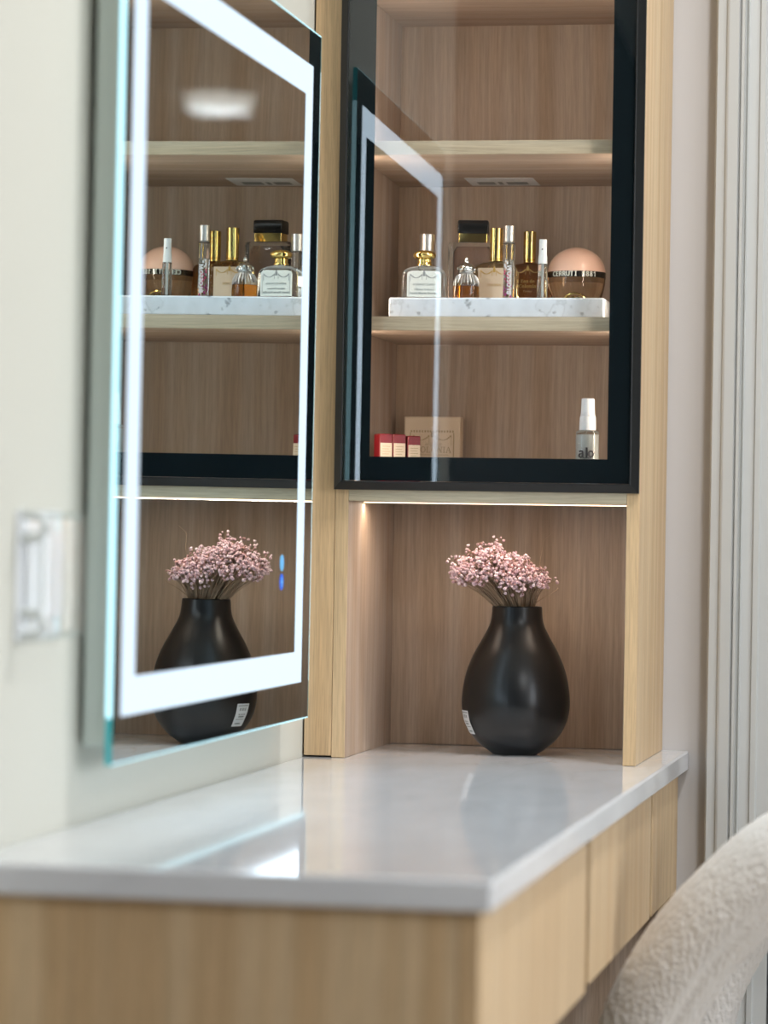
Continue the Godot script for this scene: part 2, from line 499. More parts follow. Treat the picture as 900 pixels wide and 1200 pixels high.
# ---------------------------------------------------------------- display cabinet
func make_cabinet() -> void:
	var t := thing("display_cabinet", "tall light oak cabinet with black framed glass door above an open niche", "cabinet")
	var top := 1.30
	var zb := -0.334
	put("filler_strip", box(Vector3(0.0025, 0.0025, -0.020), Vector3(0.0398, top, -0.0004), 0.0006, 1), M.oak, t)
	put("side_panel", box(Vector3(0.0403, 0.0003, -0.352), Vector3(0.0584, top, 0), 0.0007, 1), M.oak, t)
	put("side_panel", box(Vector3(0.4333, 0.0003, -0.352), Vector3(0.4502, top, 0), 0.0007, 1), M.oak, t)
	put("inner_lining", box(Vector3(0.0584, 0.0004, zb), Vector3(0.0587, top - 0.02, -0.001), 0.0001, 1), M.oak_inner, t)
	put("inner_lining", box(Vector3(0.4330, 0.0004, zb), Vector3(0.4333, top - 0.02, -0.001), 0.0001, 1), M.oak_inner, t)
	put("back_panel", box(Vector3(0.0584, 0.0004, -0.352), Vector3(0.4333, top, zb), 0.0006, 1), M.oak_inner, t)
	put("top_panel", box(Vector3(0.0584, top - 0.018, zb), Vector3(0.4333, top, 0), 0.0006, 0), M.oak, t)
	put("bottom_shelf", box(Vector3(0.0587, 0.3455, zb), Vector3(0.4330, 0.3603, -0.0012), 0.0006, 0), M.oak_inner, t)
	put("edge_band", box(Vector3(0.0587, 0.3453, -0.0012), Vector3(0.4330, 0.3603, 0), 0.0005, 0), M.oak_edge, t)
	var shelf_at := [0.5759, 0.8126, 1.0356]
	for i in 3:
		var sh := put("shelf", box(Vector3(0.0589, 0, zb + 0.0197), Vector3(0.4328, 0.0186, -0.0012), 0.0006, 0), M.oak_inner, t, Vector3(0, shelf_at[i], -0.0197))
		put("edge_band", box(Vector3(0.0589, 0, -0.0012), Vector3(0.4328, 0.0186, 0), 0.0005, 0), M.oak_edge, sh)
		if i == 1:
			sh.rotation.x = -0.028
			var k := put("sticker", box(Vector3(0.168, -0.0005, -0.300), Vector3(0.266, 0.0002, -0.226), 0.0001), M.paper, sh)
			k.set_meta("label", "white printed sticker under the shelf")
			var pk := st_new()
			for r in [[0.180, 0.205], [0.210, 0.216], [0.222, 0.252]]:
				add_box(pk, Vector3(r[0], -0.0007, -0.288), Vector3(r[1], -0.0004, -0.262), 0.0001)
			put("sticker_print", done(pk), M.ink_grey, sh)
	# light strip let into the underside of the niche top
	var ls := put("light_strip", box(Vector3(0.060, 0.3441, -0.112), Vector3(0.4318, 0.3456, -0.100), 0.0003), M.warm_strip, t)
	ls.set_meta("label", "warm white light strip under the niche top")
	area("niche_light", Vector3(0.2459, 0.3436, -0.106), Vector3.DOWN, Vector2(0.37, 0.010), Color(1.0, 0.92, 0.84), 17.0, t)
	# light strips let into the side panels just behind the door
	for s in [-1, 1]:
		var x: float = 0.0588 if s < 0 else 0.4329
		for y in [[0.366, 0.573], [0.598, 0.808], [0.833, 1.033]]:
			var vs := put("light_strip", box(Vector3(minf(x, x - s * 0.0012), y[0], -0.045), Vector3(maxf(x, x - s * 0.0012), y[1], -0.035), 0.0003), M.warm_strip, t)
			vs.set_meta("label", "warm white light strip inside the cabinet")
			area("cabinet_light", Vector3(x - s * 0.0018, (y[0] + y[1]) / 2, -0.040), Vector3(-s, 0, -0.5).normalized(), Vector2(0.010, y[1] - y[0]), Color(1.0, 0.93, 0.85), 16.0, t)
	# door: mitred black bars with a bevelled outer edge, black painted border, pane over both
	var d := Node3D.new()
	d.name = "door"
	t.add_child(d, true)
	d.set_meta("label", "black framed glass door")
	# it hangs a touch out of true, its left edge standing forward
	var hang := Basis(Vector3.UP, 0.020)
	d.transform = Transform3D(hang, Vector3(0.248, 0, 0.0215) - hang * Vector3(0.248, 0, 0.0215))
	var x0 := 0.0412
	var x1 := 0.4502
	var y0 := 0.3602
	var y1 := 1.292
	var bars := [[Vector2(x0, y0), Vector2(x1, y0)], [Vector2(x1, y0), Vector2(x1, y1)], [Vector2(x1, y1), Vector2(x0, y1)], [Vector2(x0, y1), Vector2(x0, y0)]]
	# (inset, z)
	var prof := [Vector2(0.0, 0.0045), Vector2(0.0, 0.0110), Vector2(0.0009, 0.0122), Vector2(0.0100, 0.0217), Vector2(0.0110, 0.0221), Vector2(0.0118, 0.0214), Vector2(0.0118, 0.0045)]
	for b in bars:
		var p: Vector2 = b[0]
		var q: Vector2 = b[1]
		var along := (q - p).normalized()
		var inw := Vector2(-along.y, along.x)
		var st := st_new()
		for i in range(prof.size()):
			var f: Vector2 = prof[i]
			var g: Vector2 = prof[(i + 1) % prof.size()]
			var pf := p + (along + inw) * f.x
			var qf := q + (-along + inw) * f.x
			var pg := p + (along + inw) * g.x
			var qg := q + (-along + inw) * g.x
			quad(st, Vector3(pf.x, pf.y, f.y), Vector3(qf.x, qf.y, f.y), Vector3(qg.x, qg.y, g.y), Vector3(pg.x, pg.y, g.y))
		put("frame_bar", done(st), M.frame, d)
	var ix0 := 0.0899
	var ix1 := 0.4082
	var iy0 := 0.4046
	var iy1 := 1.25
	var o := 0.0121
	for r in [[x0 + o, ix0, y0 + o, y1 - o], [ix1, x1 - o, y0 + o, y1 - o], [ix0, ix1, y0 + o, iy0], [ix0, ix1, iy1, y1 - o]]:
		put("border", box(Vector3(r[0], r[2], 0.0158), Vector3(r[1], r[3], 0.0176), 0.0001), M.border, d)
	put("pane", box(Vector3(x0 + o, y0 + o, 0.0180), Vector3(x1 - o, y1 - o, 0.0215), 0.0001), M.pane, d)

# ---------------------------------------------------------------- mirror
func make_mirror() -> void:
	var t := thing("lit_mirror", "tall frameless wall mirror with a glowing white light border", "mirror", Vector3(0, 0.5, 0))
	t.rotation.z = -0.0038
	# local frame: y from the middle, face at x = 0.0425
	var yb := 0.0623 - 0.5
	var yt := 0.945 - 0.5
	var z0 := 0.1576
	var z1 := 1.1061
	put("back_box", box(Vector3(0.006, yb + 0.017, z0 + 0.02), Vector3(0.0362, yt - 0.017, z1 - 0.02), 0.002), M.alu, t)
	put("mirror_face", box(Vector3(0.0364, yb + 0.0012, z0 + 0.0012), Vector3(0.0425, yt - 0.0012, z1 - 0.0012), 0.0002), M.mirror, t)
	var xa := 0.0364
	var xb := 0.0426
	var strip_lo := 0.110 - 0.5
	var strip_hi := 0.899 - 0.5
	for z in [[z0, z0 + 0.0012], [z1 - 0.0012, z1]]:
		put("glass_edge", box(Vector3(xa, strip_lo, z[0]), Vector3(xb, strip_hi, z[1]), 0.0001), M.edge_bright, t)
		put("glass_edge", box(Vector3(xa, yb, z[0]), Vector3(xb, strip_lo, z[1]), 0.0001), M.edge_teal, t)
		put("glass_edge", box(Vector3(xa, strip_hi, z[0]), Vector3(xb, yt, z[1]), 0.0001), M.edge_teal, t)
	for y in [[yb, yb + 0.0012], [yt - 0.0012, yt]]:
		put("glass_edge", box(Vector3(xa, y[0], z0 + 0.0012), Vector3(xb, y[1], z1 - 0.0012), 0.0001), M.edge_bright, t)
	var sx := 0.0425
	var sz0 := 0.2055
	var sz1 := 1.072
	var w := 0.0395
	for r in [[strip_lo, strip_lo + w, sz0, sz1], [strip_hi - w, strip_hi, sz0, sz1], [strip_lo + w, strip_hi - w, sz0, sz0 + w], [strip_lo + w, strip_hi - w, sz1 - 0.050, sz1]]:
		put("light_strip", box(Vector3(sx, r[0], r[2]), Vector3(sx + 0.0005, r[1], r[3]), 0.0001), M.strip, t)
		area("strip_glow", Vector3(sx + 0.0008, (r[0] + r[1]) / 2, (r[2] + r[3]) / 2), Vector3.RIGHT, Vector2(r[3] - r[2], r[1] - r[0]), Color(0.84, 0.93, 1.0), 1.6, t)
	var k := 0
	for y in [0.2631, 0.2395]:
		var st := st_new()
		for i in 24:
			var a := TAU * i / 24
			var b := TAU * (i + 1) / 24
			for ring in [[0.0, 0.0102], [0.0102, 0.0102]]:
				if ring[0] == 0.0:
					vert(st, Vector3(0.0004, 0, 0)); vert(st, Vector3(0.0004, sin(b) * 0.0102, cos(b) * 0.0102)); vert(st, Vector3(0.0004, sin(a) * 0.0102, cos(a) * 0.0102))
					vert(st, Vector3(0, 0, 0)); vert(st, Vector3(0, sin(a) * 0.0102, cos(a) * 0.0102)); vert(st, Vector3(0, sin(b) * 0.0102, cos(b) * 0.0102))
		var disc := put("touch_button", done(st), M.touch_light if k == 0 else M.touch_blue, t, Vector3(sx, y - 0.5, 0.3305))
		disc.scale.z = 1.0
		disc.set_meta("label", "pale blue lit touch symbol" if k == 0 else "deep blue lit touch symbol")
		if k == 1:
			var ic := st_new()
			add_box(ic, Vector3(0.0004, -0.006, -0.0016), Vector3(0.0008, 0.006, 0.0016), 0.0001)
			add_box(ic, Vector3(0.0004, -0.0015, -0.0052), Vector3(0.0008, 0.0015, 0.0052), 0.0001)
			put("symbol", done(ic), M.touch_light, disc)
		k += 1

func make_socket_cover() -> void:
	var t := thing("socket_cover", "clear plastic splash cover over a wall socket left of the mirror", "socket cover")
	put("back_plate", box(Vector3(0, 0.192, 1.165), Vector3(0.004, 0.317, 1.31), 0.002), M.white, t)
	put("socket", box(Vector3(0.004, 0.212, 1.18), Vector3(0.010, 0.298, 1.295), 0.002), M.white, t)
	put("lid", box(Vector3(0.010, 0.194, 1.167), Vector3(0.030, 0.315, 1.308), 0.006), M.clear, t)
	for y in [0.301, 0.208]:
		var st := st_new()
		add_tube(st, [Vector3(0.004, y - 0.012, 1.302), Vector3(0.024, y - 0.010, 1.306), Vector3(0.031, y, 1.307), Vector3(0.024, y + 0.010, 1.306), Vector3(0.004, y + 0.012, 1.302)], [0.005], 10)
		put("hinge", done(st), M.frost, t)
	var rs := st_new()
	add_tube(rs, [Vector3(0.026, 0.215, 1.306), Vector3(0.026, 0.295, 1.306)], [0.0025], 8)
	put("hinge_rod", done(rs), M.frost, t)

# ---------------------------------------------------------------- vase and flowers
const VASE := [[0, 57.0], [0, 59.0], [2, 62.0], [12, 77.0], [32, 101.5], [57, 121.5], [87, 135.5], [117, 141.8], [147, 142.5], [187, 137.5], [227, 127.0], [267, 110.0], [307, 88.0], [337, 73.0], [357, 68.0], [383, 65.8], [387, 65.2], [389, 63.5], [389, 57.0], [380, 56.0], [337, 62.0], [307, 76.0], [227, 115.0], [147, 131.0], [57, 110.0], [14, 60.0], [14, 0.0]]
const VS := 1903.5

func vase_radius(h: float) -> float:
	for i in range(1, 16):
		if h <= VASE[i + 1][0] / VS:
			return lerpf(VASE[i][1], VASE[i + 1][1], clampf((h * VS - VASE[i][0]) / maxf(VASE[i + 1][0] - VASE[i][0], 0.001), 0, 1)) / VS
	return 0.034

func make_vase() -> void:
	var at := Vector3(0.263, 0.0004, -0.181)
	var t := thing("vase", "matte black pear-shaped vase standing in the niche", "vase", at)
	# smooth the profile with a Catmull-Rom curve on the outside
	var outer := []
	for i in range(1, 16):
		var p0 := Vector2(VASE[maxi(i - 1, 1)][1], VASE[maxi(i - 1, 1)][0])
		var p1 := Vector2(VASE[i][1], VASE[i][0])
		var p2 := Vector2(VASE[i + 1][1], VASE[i + 1][0])
		var p3 := Vector2(VASE[mini(i + 2, 16)][1], VASE[mini(i + 2, 16)][0])
		for k in 5:
			outer.append(p1.cubic_interpolate(p2, p0, p3, k / 5.0) / VS)
	var prof: Array = [Vector2(0, 0), Vector2(VASE[1][1], 0) / VS]
	for p in outer:
		prof.append(p)
	for i in range(16, VASE.size()):
		prof.append(Vector2(VASE[i][1], VASE[i][0]) / VS)
	put("vessel", lathe(prof, 96), M.vase, t)
	# price sticker bent over the belly
	var a0 := deg_to_rad(-61.5)
	var half := 0.165
	var st := st_new()
	st.set_smooth_group(1)
	var n := 10
	var pt := func(i: float, j: float, lift: float) -> Vector3:
		var h := lerpf(0.0275, 0.060, j / n)
		var tilt := 0.02 * (0.5 - j / n)
		var a := a0 + lerpf(-half, half, i / n) + tilt
		var r := vase_radius(h) + lift
		return Vector3(r * sin(a), h, r * cos(a))
	for i in n:
		for j in n:
			quad(st, (pt as Callable).call(i, j, 0.0012), (pt as Callable).call(i + 1, j, 0.0012), (pt as Callable).call(i + 1, j + 1, 0.0012), (pt as Callable).call(i, j + 1, 0.0012))
	var s := put("sticker", done(st), M.paper, t)
	s.set_meta("label", "small white printed price sticker")
	var ink := st_new()
	for r in [[1.0, 9.0, 8.9, 9.3], [2.2, 3.0, 5.0, 8.2], [3.4, 3.8, 5.0, 8.2], [4.3, 5.3, 5.0, 8.2], [5.7, 6.1, 5.0, 8.2], [6.6, 7.6, 5.0, 8.2], [2.5, 7.2, 4.0, 4.7], [1.6, 8.4, 3.0, 3.3], [3.4, 8.2, 1.0, 1.6]]:
		for k in 4:
			var x0 := lerpf(r[0], r[1], k / 4.0)
			var x1 := lerpf(r[0], r[1], (k + 1) / 4.0)
			quad(ink, (pt as Callable).call(x0, r[2], 0.0014), (pt as Callable).call(x1, r[2], 0.0014), (pt as Callable).call(x1, r[3], 0.0014), (pt as Callable).call(x0, r[3], 0.0014))
	put("print", done(ink), M.ink_grey, s)
	make_flowers(at + Vector3(0, 0.2045, 0))

func make_flowers(at: Vector3) -> void:
	var t := thing("dried_flowers", "bunch of tiny dusty pink dried flowers in the black vase", "flowers", at)
	var r := RandomNumberGenerator.new()
	r.seed = 5
	var stems := st_new()
	stems.set_smooth_group(0)
	var places: Array[Transform3D] = []
	var tints: Array[Color] = []
	for i in 400:
		var az := r.randf() * TAU
		var f := sqrt(r.randf())
		var pol := f * 1.12
		# two mounds: the left one higher, the right one lower and nearer the rim
		var left := sin(az) < 0.25
		var reach := (0.074 if left else 0.067) - 0.002 * f
		if absf(sin(az)) < 0.3 and f < 0.5:
			reach -= 0.004
		reach *= r.randf_range(0.82, 1.02)
		if r.randf() < 0.05:
			reach *= r.randf_range(0.55, 0.8)
		if r.randf() < 0.04:
			reach *= 1.12
		var dir := Vector3(sin(az) * sin(pol), cos(pol), cos(az) * sin(pol))
		var root := Vector3(sin(az) * f * 0.024, -0.012, cos(az) * f * 0.024)
		var head := Vector3(dir.x * reach * 1.15 - 0.020, maxf(dir.y * reach, 0.006) + 0.006 - (0.004 if not left else 0.0), dir.z * reach * 0.85 + 0.018)
		var mid := root.lerp(head, 0.5) + Vector3(-dir.x * 0.012, 0.006, -dir.z * 0.012) + Vector3(r.randf_range(-1, 1), 0, r.randf_range(-1, 1)) * 0.0035
		var pts := []
		for k in 6:
			var u := k / 5.0
			pts.append(root.lerp(mid, u).lerp(mid.lerp(head, u), u))
		add_tube(stems, pts, [0.00065, 0.0006, 0.0006, 0.0005, 0.0004, 0.0003], 4, false)
		var c := r.randi_range(4, 7)
		for k in c:
			var off := Vector3(r.randf_range(-1, 1), r.randf_range(-0.8, 1), r.randf_range(-1, 1)) * 0.0072
			var p := head + off
			if p.y < 0.014:
				p.y = 0.014 + r.randf() * 0.004
			var b := Basis.from_euler(Vector3(r.randf_range(-0.9, 0.9) + dir.z, r.randf() * TAU, r.randf_range(-0.9, 0.9) - dir.x))
			places.append(Transform3D(b.scaled(Vector3.ONE * r.randf_range(0.75, 1.25)), p))
			var v := r.randf()
			tints.append(Color(0.50, 0.315, 0.35).lerp(Color(0.74, 0.58, 0.62), v) if r.randf() > 0.16 else Color(0.36, 0.20, 0.19))
			if k < 3:
				add_tube(stems, [head - dir * 0.010, head - dir * 0.003 + off * 0.4, p], [0.0003, 0.00028, 0.00025], 3, false)
	# a few stray stems
	add_tube(stems, [Vector3(0.02, 0.0, 0.0), Vector3(0.032, 0.07, 0.0), Vector3(0.034, 0.092, -0.01), Vector3(0.046, 0.102, -0.012)], [0.0005, 0.0004, 0.0003, 0.0002], 4)
	add_tube(stems, [Vector3(0.02, 0.0, 0.01), Vector3(0.04, 0.014, 0.01), Vector3(0.055, 0.022, 0.01), Vector3(0.058, 0.026, 0.01)], [0.0005, 0.0004, 0.0004, 0.0009], 4)
	var so := put("stems", done(stems), M.stem, t)
	stuff(so)
	# one floret: a cupped bud with a dimple
	var floret := lathe([Vector2(0, -0.0017), Vector2(0.0013, -0.0012), Vector2(0.0022, 0.0002), Vector2(0.0019, 0.0013), Vector2(0.0010, 0.0013), Vector2(0, 0.0007)], 7)
	var mm := MultiMesh.new()
	mm.transform_format = MultiMesh.TRANSFORM_3D
	mm.use_colors = true
	mm.mesh = floret
	mm.instance_count = places.size()
	for i in places.size():
		mm.set_instance_transform(i, places[i])
		mm.set_instance_color(i, tints[i])
	var mi := MultiMeshInstance3D.new()
	mi.name = "blossoms"
	mi.multimesh = mm
	mi.material_override = M.bloom
	t.add_child(mi, true)
	stuff(mi)
	mi.set_meta("label", "tiny dusty pink blossoms")

# ---------------------------------------------------------------- perfumes
func fluted(r: float, y0: float, y1: float) -> ArrayMesh:
	return cyl(r, y0, y1, 0.0006, 48)

# square-shouldered cologne bottle; origin at its base
func cologne(t: Node3D, glass: Material, hx: float, hz: float, body: float) -> void:
	put("body", loft([[0.0, hx - 0.001, hz - 0.001, 0.006], [0.0, hx - 0.001, hz - 0.001, 0.006], [0.0015, hx, hz, 0.006], [body - 0.016, hx, hz, 0.006], [body - 0.010, hx - 0.0012, hz - 0.0006, 0.006], [body - 0.005, hx - 0.0045, hz - 0.002, 0.006], [body - 0.0015, hx - 0.0105, hz - 0.0045, 0.008], [body, hx - 0.019, hz - 0.006, 0.008], [body, hx - 0.019, hz - 0.006, 0.008], [body + 0.001, 0.0095, 0.0095, 0.009]]), glass, t)

func garland(parent: Node, w: float, y: float, z: float, m: Material) -> void:
	var st := st_new()
	for s in [-1, 1]:
		for k in 10:
			var u0 := k / 10.0
			var u1 := (k + 1) / 10.0
			var x0: float = s * lerpf(0.12, 0.92, u0) * w
			var x1: float = s * lerpf(0.12, 0.92, u1) * w
			var y0 := y - sin(PI * u0) * w * 0.22
			var y1 := y - sin(PI * u1) * w * 0.22
			var lo := Vector3(minf(x0, x1), minf(y0, y1) - 0.00025, z)
			add_box(st, lo, Vector3(maxf(x0, x1), maxf(y0, y1) + 0.00025, z + 0.0003), 0.0001)
		add_box(st, Vector3(s * 0.92 * w - 0.0003, y - w * 0.45, z), Vector3(s * 0.92 * w + 0.0003, y + 0.001, z + 0.0003), 0.0001)
		add_box(st, Vector3(s * 0.14 * w - 0.0003, y - w * 0.34, z), Vector3(s * 0.14 * w + 0.0003, y + 0.001, z + 0.0003), 0.0001)
	add_box(st, Vector3(-0.0018, y - 0.002, z), Vector3(0.0018, y + 0.0032, z + 0.0003), 0.0006)
	add_box(st, Vector3(-0.001, y + 0.0028, z), Vector3(0.001, y + 0.0055, z + 0.0003), 0.0004)
	put("crest", done(st), m, parent)

func make_perfumes() -> void:
	var ty := 0.6222
	var tr := thing("marble_tray", "thick white marble tray with grey veins on the middle shelf", "tray", Vector3(0.247, 0.5948, -0.157))
	put("slab", box(Vector3(-0.147, 0, -0.113), Vector3(0.147, ty - 0.5948, 0.112), 0.0022, 0), M.tray, tr)
	ty += 0.0003
	# clear cologne with gilt stopper
	var t := thing("cologne_bottle", "clear square cologne bottle with gilt stopper and pale printed label", "perfume bottle", Vector3(0.1431, ty, -0.0765), 0.16)
	cologne(t, M.glass, 0.0305, 0.016, 0.0440)
	put("collar", lathe([Vector2(0, 0.0450), Vector2(0.0105, 0.0450), Vector2(0.0105, 0.0450), Vector2(0.0108, 0.0465), Vector2(0.0096, 0.0480), Vector2(0.0094, 0.0535), Vector2(0.0094, 0.0535), Vector2(0, 0.0535)]), M.gold, t)
	put("stopper", lathe([Vector2(0, 0.0537), Vector2(0.0095, 0.0537), Vector2(0.0135, 0.0550), Vector2(0.0155, 0.0580), Vector2(0.0157, 0.0605), Vector2(0.0135, 0.0635), Vector2(0.0090, 0.0655), Vector2(0.0, 0.0665)]), M.gold, t)
	var lb := put("label", loft([[0.0015, 0.0232, 0.0003, 0.0002], [0.0015, 0.0232, 0.0003, 0.0002], [0.0325, 0.0232, 0.0003, 0.0002], [0.0355, 0.0215, 0.0003, 0.0002], [0.0370, 0.0160, 0.0003, 0.0002]]), M.label, t, Vector3(0, 0, 0.0166))
	garland(lb, 0.0205, 0.0318, 0.0003, M.ink_grey)
	letters("lettering", "ACQUA DI COLONIA", 0.0022, M.ink_grey, lb, Vector3(0, 0.0185, 0.0005))
	letters("lettering", "Officina Profumo", 0.0021, M.ink_grey, lb, Vector3(0, 0.0115, 0.0005))
	letters("lettering", "Santa Maria Novella", 0.0027, M.ink_grey, lb, Vector3(0, 0.0065, 0.0005), Vector3.ZERO, "Droid Serif", true)
	var fr := st_new()
	for r in [[-0.0205, -0.0201, 0.004, 0.0300], [0.0201, 0.0205, 0.004, 0.0300]]:
		add_box(fr, Vector3(r[0], r[2], 0.0003), Vector3(r[1], r[3], 0.0005), 0.0001)
	stuff(put("printed_rule", done(fr), M.ink_grey, lb))
	# tall silver-capped tube behind it
	t = thing("spray_tube", "tall clear tube with brushed silver cap behind the clear cologne bottle", "perfume tube", Vector3(0.1343, ty, -0.1437))
	put("tube", fluted(0.0098, 0, 0.070), M.glass, t)
	put("cap", fluted(0.0104, 0.0702, 0.0945), M.silver, t)
	# large square bottle with black cap
	t = thing("perfume_flacon", "large square pinkish glass flacon with black block cap", "perfume bottle", Vector3(0.1886, ty, -0.2085), 0.12)
	put("body", loft([[0.0, 0.033, 0.019, 0.007], [0.0, 0.033, 0.019, 0.007], [0.002, 0.0345, 0.020, 0.007], [0.083, 0.0345, 0.020, 0.007], [0.0875, 0.033, 0.019, 0.007], [0.0885, 0.030, 0.017, 0.007]]), M.glass, t)
	put("core", loft([[0.0, 0.0265, 0.0145, 0.005], [0.0, 0.0265, 0.0145, 0.005], [0.070, 0.0265, 0.0145, 0.005], [0.078, 0.022, 0.012, 0.006]]), M.glass_pink, t, Vector3(0, 0.004, 0))
	put("collar", loft([[0.0887, 0.0205, 0.0135, 0.002], [0.0887, 0.0205, 0.0135, 0.002], [0.1005, 0.0205, 0.0135, 0.002], [0.1005, 0.0205, 0.0135, 0.002], [0.1005, 0.02, 0.013, 0.002]]), M.gold, t)
	put("cap", loft([[0.1007, 0.0208, 0.0148, 0.002], [0.1007, 0.0208, 0.0148, 0.002], [0.1018, 0.0218, 0.0155, 0.002], [0.117, 0.0218, 0.0155, 0.003], [0.119, 0.0205, 0.0145, 0.003]]), M.black, t)
	# small ornate bottle
	t = thing("ornate_perfume_bottle", "small round amber perfume bottle with jewelled silver stopper", "perfume bottle", Vector3(0.1982, ty, -0.095))
	put("liquid", lathe([Vector2(0, 0.0004), Vector2(0.0155, 0.0004), Vector2(0.0178, 0.002), Vector2(0.0182, 0.008), Vector2(0.0174, 0.0185), Vector2(0.0174, 0.0185), Vector2(0, 0.0185)]), M.liquid_amber, t)
	put("shoulder", lathe([Vector2(0, 0.0187), Vector2(0.0173, 0.0187), Vector2(0.0173, 0.0187), Vector2(0.0163, 0.0235), Vector2(0.012, 0.030), Vector2(0.009, 0.033), Vector2(0.009, 0.033), Vector2(0, 0.033)]), M.glass, t)
	put("gem_stopper", lathe([Vector2(0, 0.0352), Vector2(0.009, 0.0352), Vector2(0.0115, 0.039), Vector2(0.0118, 0.044), Vector2(0.0095, 0.0475), Vector2(0.005, 0.050), Vector2(0.0028, 0.051), Vector2(0.003, 0.0545), Vector2(0.0016, 0.058), Vector2(0, 0.060)], 10), M.chrome, t)
	var rf := st_new()
	for k in 22:
		var a := TAU * k / 22
		var dirv := Vector3(sin(a), 0, cos(a))
		add_tube(rf, [dirv * 0.0085 + Vector3(0, 0.0352, 0), dirv * 0.0125 + Vector3(0, 0.0325, 0), dirv * 0.0160 + Vector3(0, 0.0265, 0), dirv * 0.0175 + Vector3(0, 0.0225 - 0.003 * (k % 2), 0)], [0.0012, 0.0014, 0.0014, 0.0007], 6)
	put("ruff", done(rf), M.silver, t)
	for k in 9:
		var a := TAU * k / 9
		var bead := SphereMesh.new()
		bead.radius = 0.0022
		bead.height = 0.0044
		bead.radial_segments = 10
		bead.rings = 6
		put("bead", bead, M.chrome, t, Vector3(sin(a) * 0.0112, 0.0415 + 0.0015 * (k % 2), cos(a) * 0.0112))
	# pale yellow cologne with tall gold cap
	t = thing("cologne_bottle", "pale yellow cologne bottle with tall gold cap and gilt label", "perfume bottle", Vector3(0.2302, ty, -0.1521))
	cologne(t, M.glass_yellow, 0.0305, 0.016, 0.0565)
	put("neck", fluted(0.0085, 0.0575, 0.0605), M.gold, t)
	put("cap", fluted(0.0088, 0.0605, 0.1035), M.gold, t)
	lb = put("label", box(Vector3(-0.0225, 0.005, 0.0162), Vector3(0.0225, 0.0475, 0.0166), 0.0002), M.cream, t)
	garland(lb, 0.0205, 0.0435, 0.0166, M.gold_ink)
	letters("lettering", "COLONIA", 0.003, M.gold_ink, lb, Vector3(0, 0.024, 0.0168))
	# slim rollerball
	t = thing("rollerball", "slim clear rollerball with silver cap and pink floral print", "perfume tube", Vector3(0.2568, ty, -0.0945))
	put("tube", fluted(0.0078, 0, 0.0775), M.glass, t)
	put("inner_tube", fluted(0.0052, 0.004, 0.055), M.glass, t)
	put("collar", fluted(0.0066, 0.0776, 0.0790), M.silver, t)
	put("cap", fluted(0.0072, 0.0791, 0.1012), M.silver, t)
	var pr := st_new()
	var pr2 := st_new()
	var pr3 := st_new()
	for i in 34:
		var y := 0.002 + 0.052 * i / 34.0
		var a := rng.randf_range(-0.9, 0.55)
		var p := Vector3(sin(a) * 0.0079, y, cos(a) * 0.0079)
		add_box(pr if i < 13 else (pr2 if i < 25 else pr3), p - Vector3(0.0011, 0.0012, 0.0003), p + Vector3(0.0011, 0.0012, 0.0003), 0.0003)
	put("print", done(pr), M.magenta, t)
	put("print", done(pr2), M.pink, t)
	put("print", done(pr3), M.paper, t)
	letters("lettering", "BLOSSOM", 0.0062, M.paper, t, Vector3(0.0018, 0.027, 0.0082), Vector3(0, 0.2, PI / 2), "Droid Sans", true)
	# amber cologne
	t = thing("cologne_bottle", "dark amber cologne bottle with gold cap and gilt lettering", "perfume bottle", Vector3(0.2690, ty, -0.2049))
	cologne(t, M.glass_amber, 0.0305, 0.016, 0.0590)
	put("neck", fluted(0.0086, 0.0600, 0.0645), M.gold, t)
	put("cap", fluted(0.0089, 0.0645, 0.1037), M.gold, t)
	garland(t, 0.0205, 0.0500, 0.0162, M.gold_ink)
	letters("lettering", "Eau de", 0.0042, M.gold_ink, t, Vector3(0.000, 0.0335, 0.0164), Vector3.ZERO, "Droid Serif", true)
	letters("lettering", "Colonia", 0.0046, M.gold_ink, t, Vector3(0.000, 0.0265, 0.0164), Vector3.ZERO, "Droid Serif", true)
	letters("lettering", "Firenze", 0.0024, M.gold_ink, t, Vector3(0.000, 0.0195, 0.0164))
	# small atomizer vial
	t = thing("atomizer_vial", "small clear atomizer vial with frosted spray cap", "perfume vial", Vector3(0.3052, ty, -0.079))
	put("vial", lathe([Vector2(0, 0), Vector2(0.0068, 0), Vector2(0.0068, 0), Vector2(0.0073, 0.001), Vector2(0.0073, 0.025), Vector2(0.0073, 0.025), Vector2(0.0066, 0.0265), Vector2(0.0066, 0.0265), Vector2(0, 0.0265)]), M.glass, t)
	put("collar", fluted(0.0066, 0.0267, 0.048), M.glass, t)
	put("spray_cap", lathe([Vector2(0, 0.0482), Vector2(0.0062, 0.0482), Vector2(0.0062, 0.0482), Vector2(0.0060, 0.058), Vector2(0.0054, 0.060), Vector2(0.0052, 0.081), Vector2(0.0052, 0.081), Vector2(0, 0.081)]), M.frost, t)
	put("nozzle", box(Vector3(-0.0008, 0.0665, 0.0052), Vector3(0.0008, 0.0685, 0.0058), 0.0002), M.ink, t)
	put("dip_tube", fluted(0.0012, 0.003, 0.048), M.frost, t)
	# dome bottle
	t = thing("dome_perfume_bottle", "round peach domed perfume bottle with silver lettered band", "perfume bottle", Vector3(0.3365, ty, -0.1950))
	var R := 0.0405
	var lower := [Vector2(0, 0), Vector2(0.030, 0), Vector2(0.030, 0)]
	for k in 9:
		var y := lerpf(0.001, 0.0375, k / 8.0)
		lower.append(Vector2(R * sqrt(1.0 - pow((0.041 - y) / 0.060, 2)), y))
	lower.append(lower[-1])
	lower.append(Vector2(0, 0.0375))
	put("body", lathe(lower, 64), M.glass_rose, t)
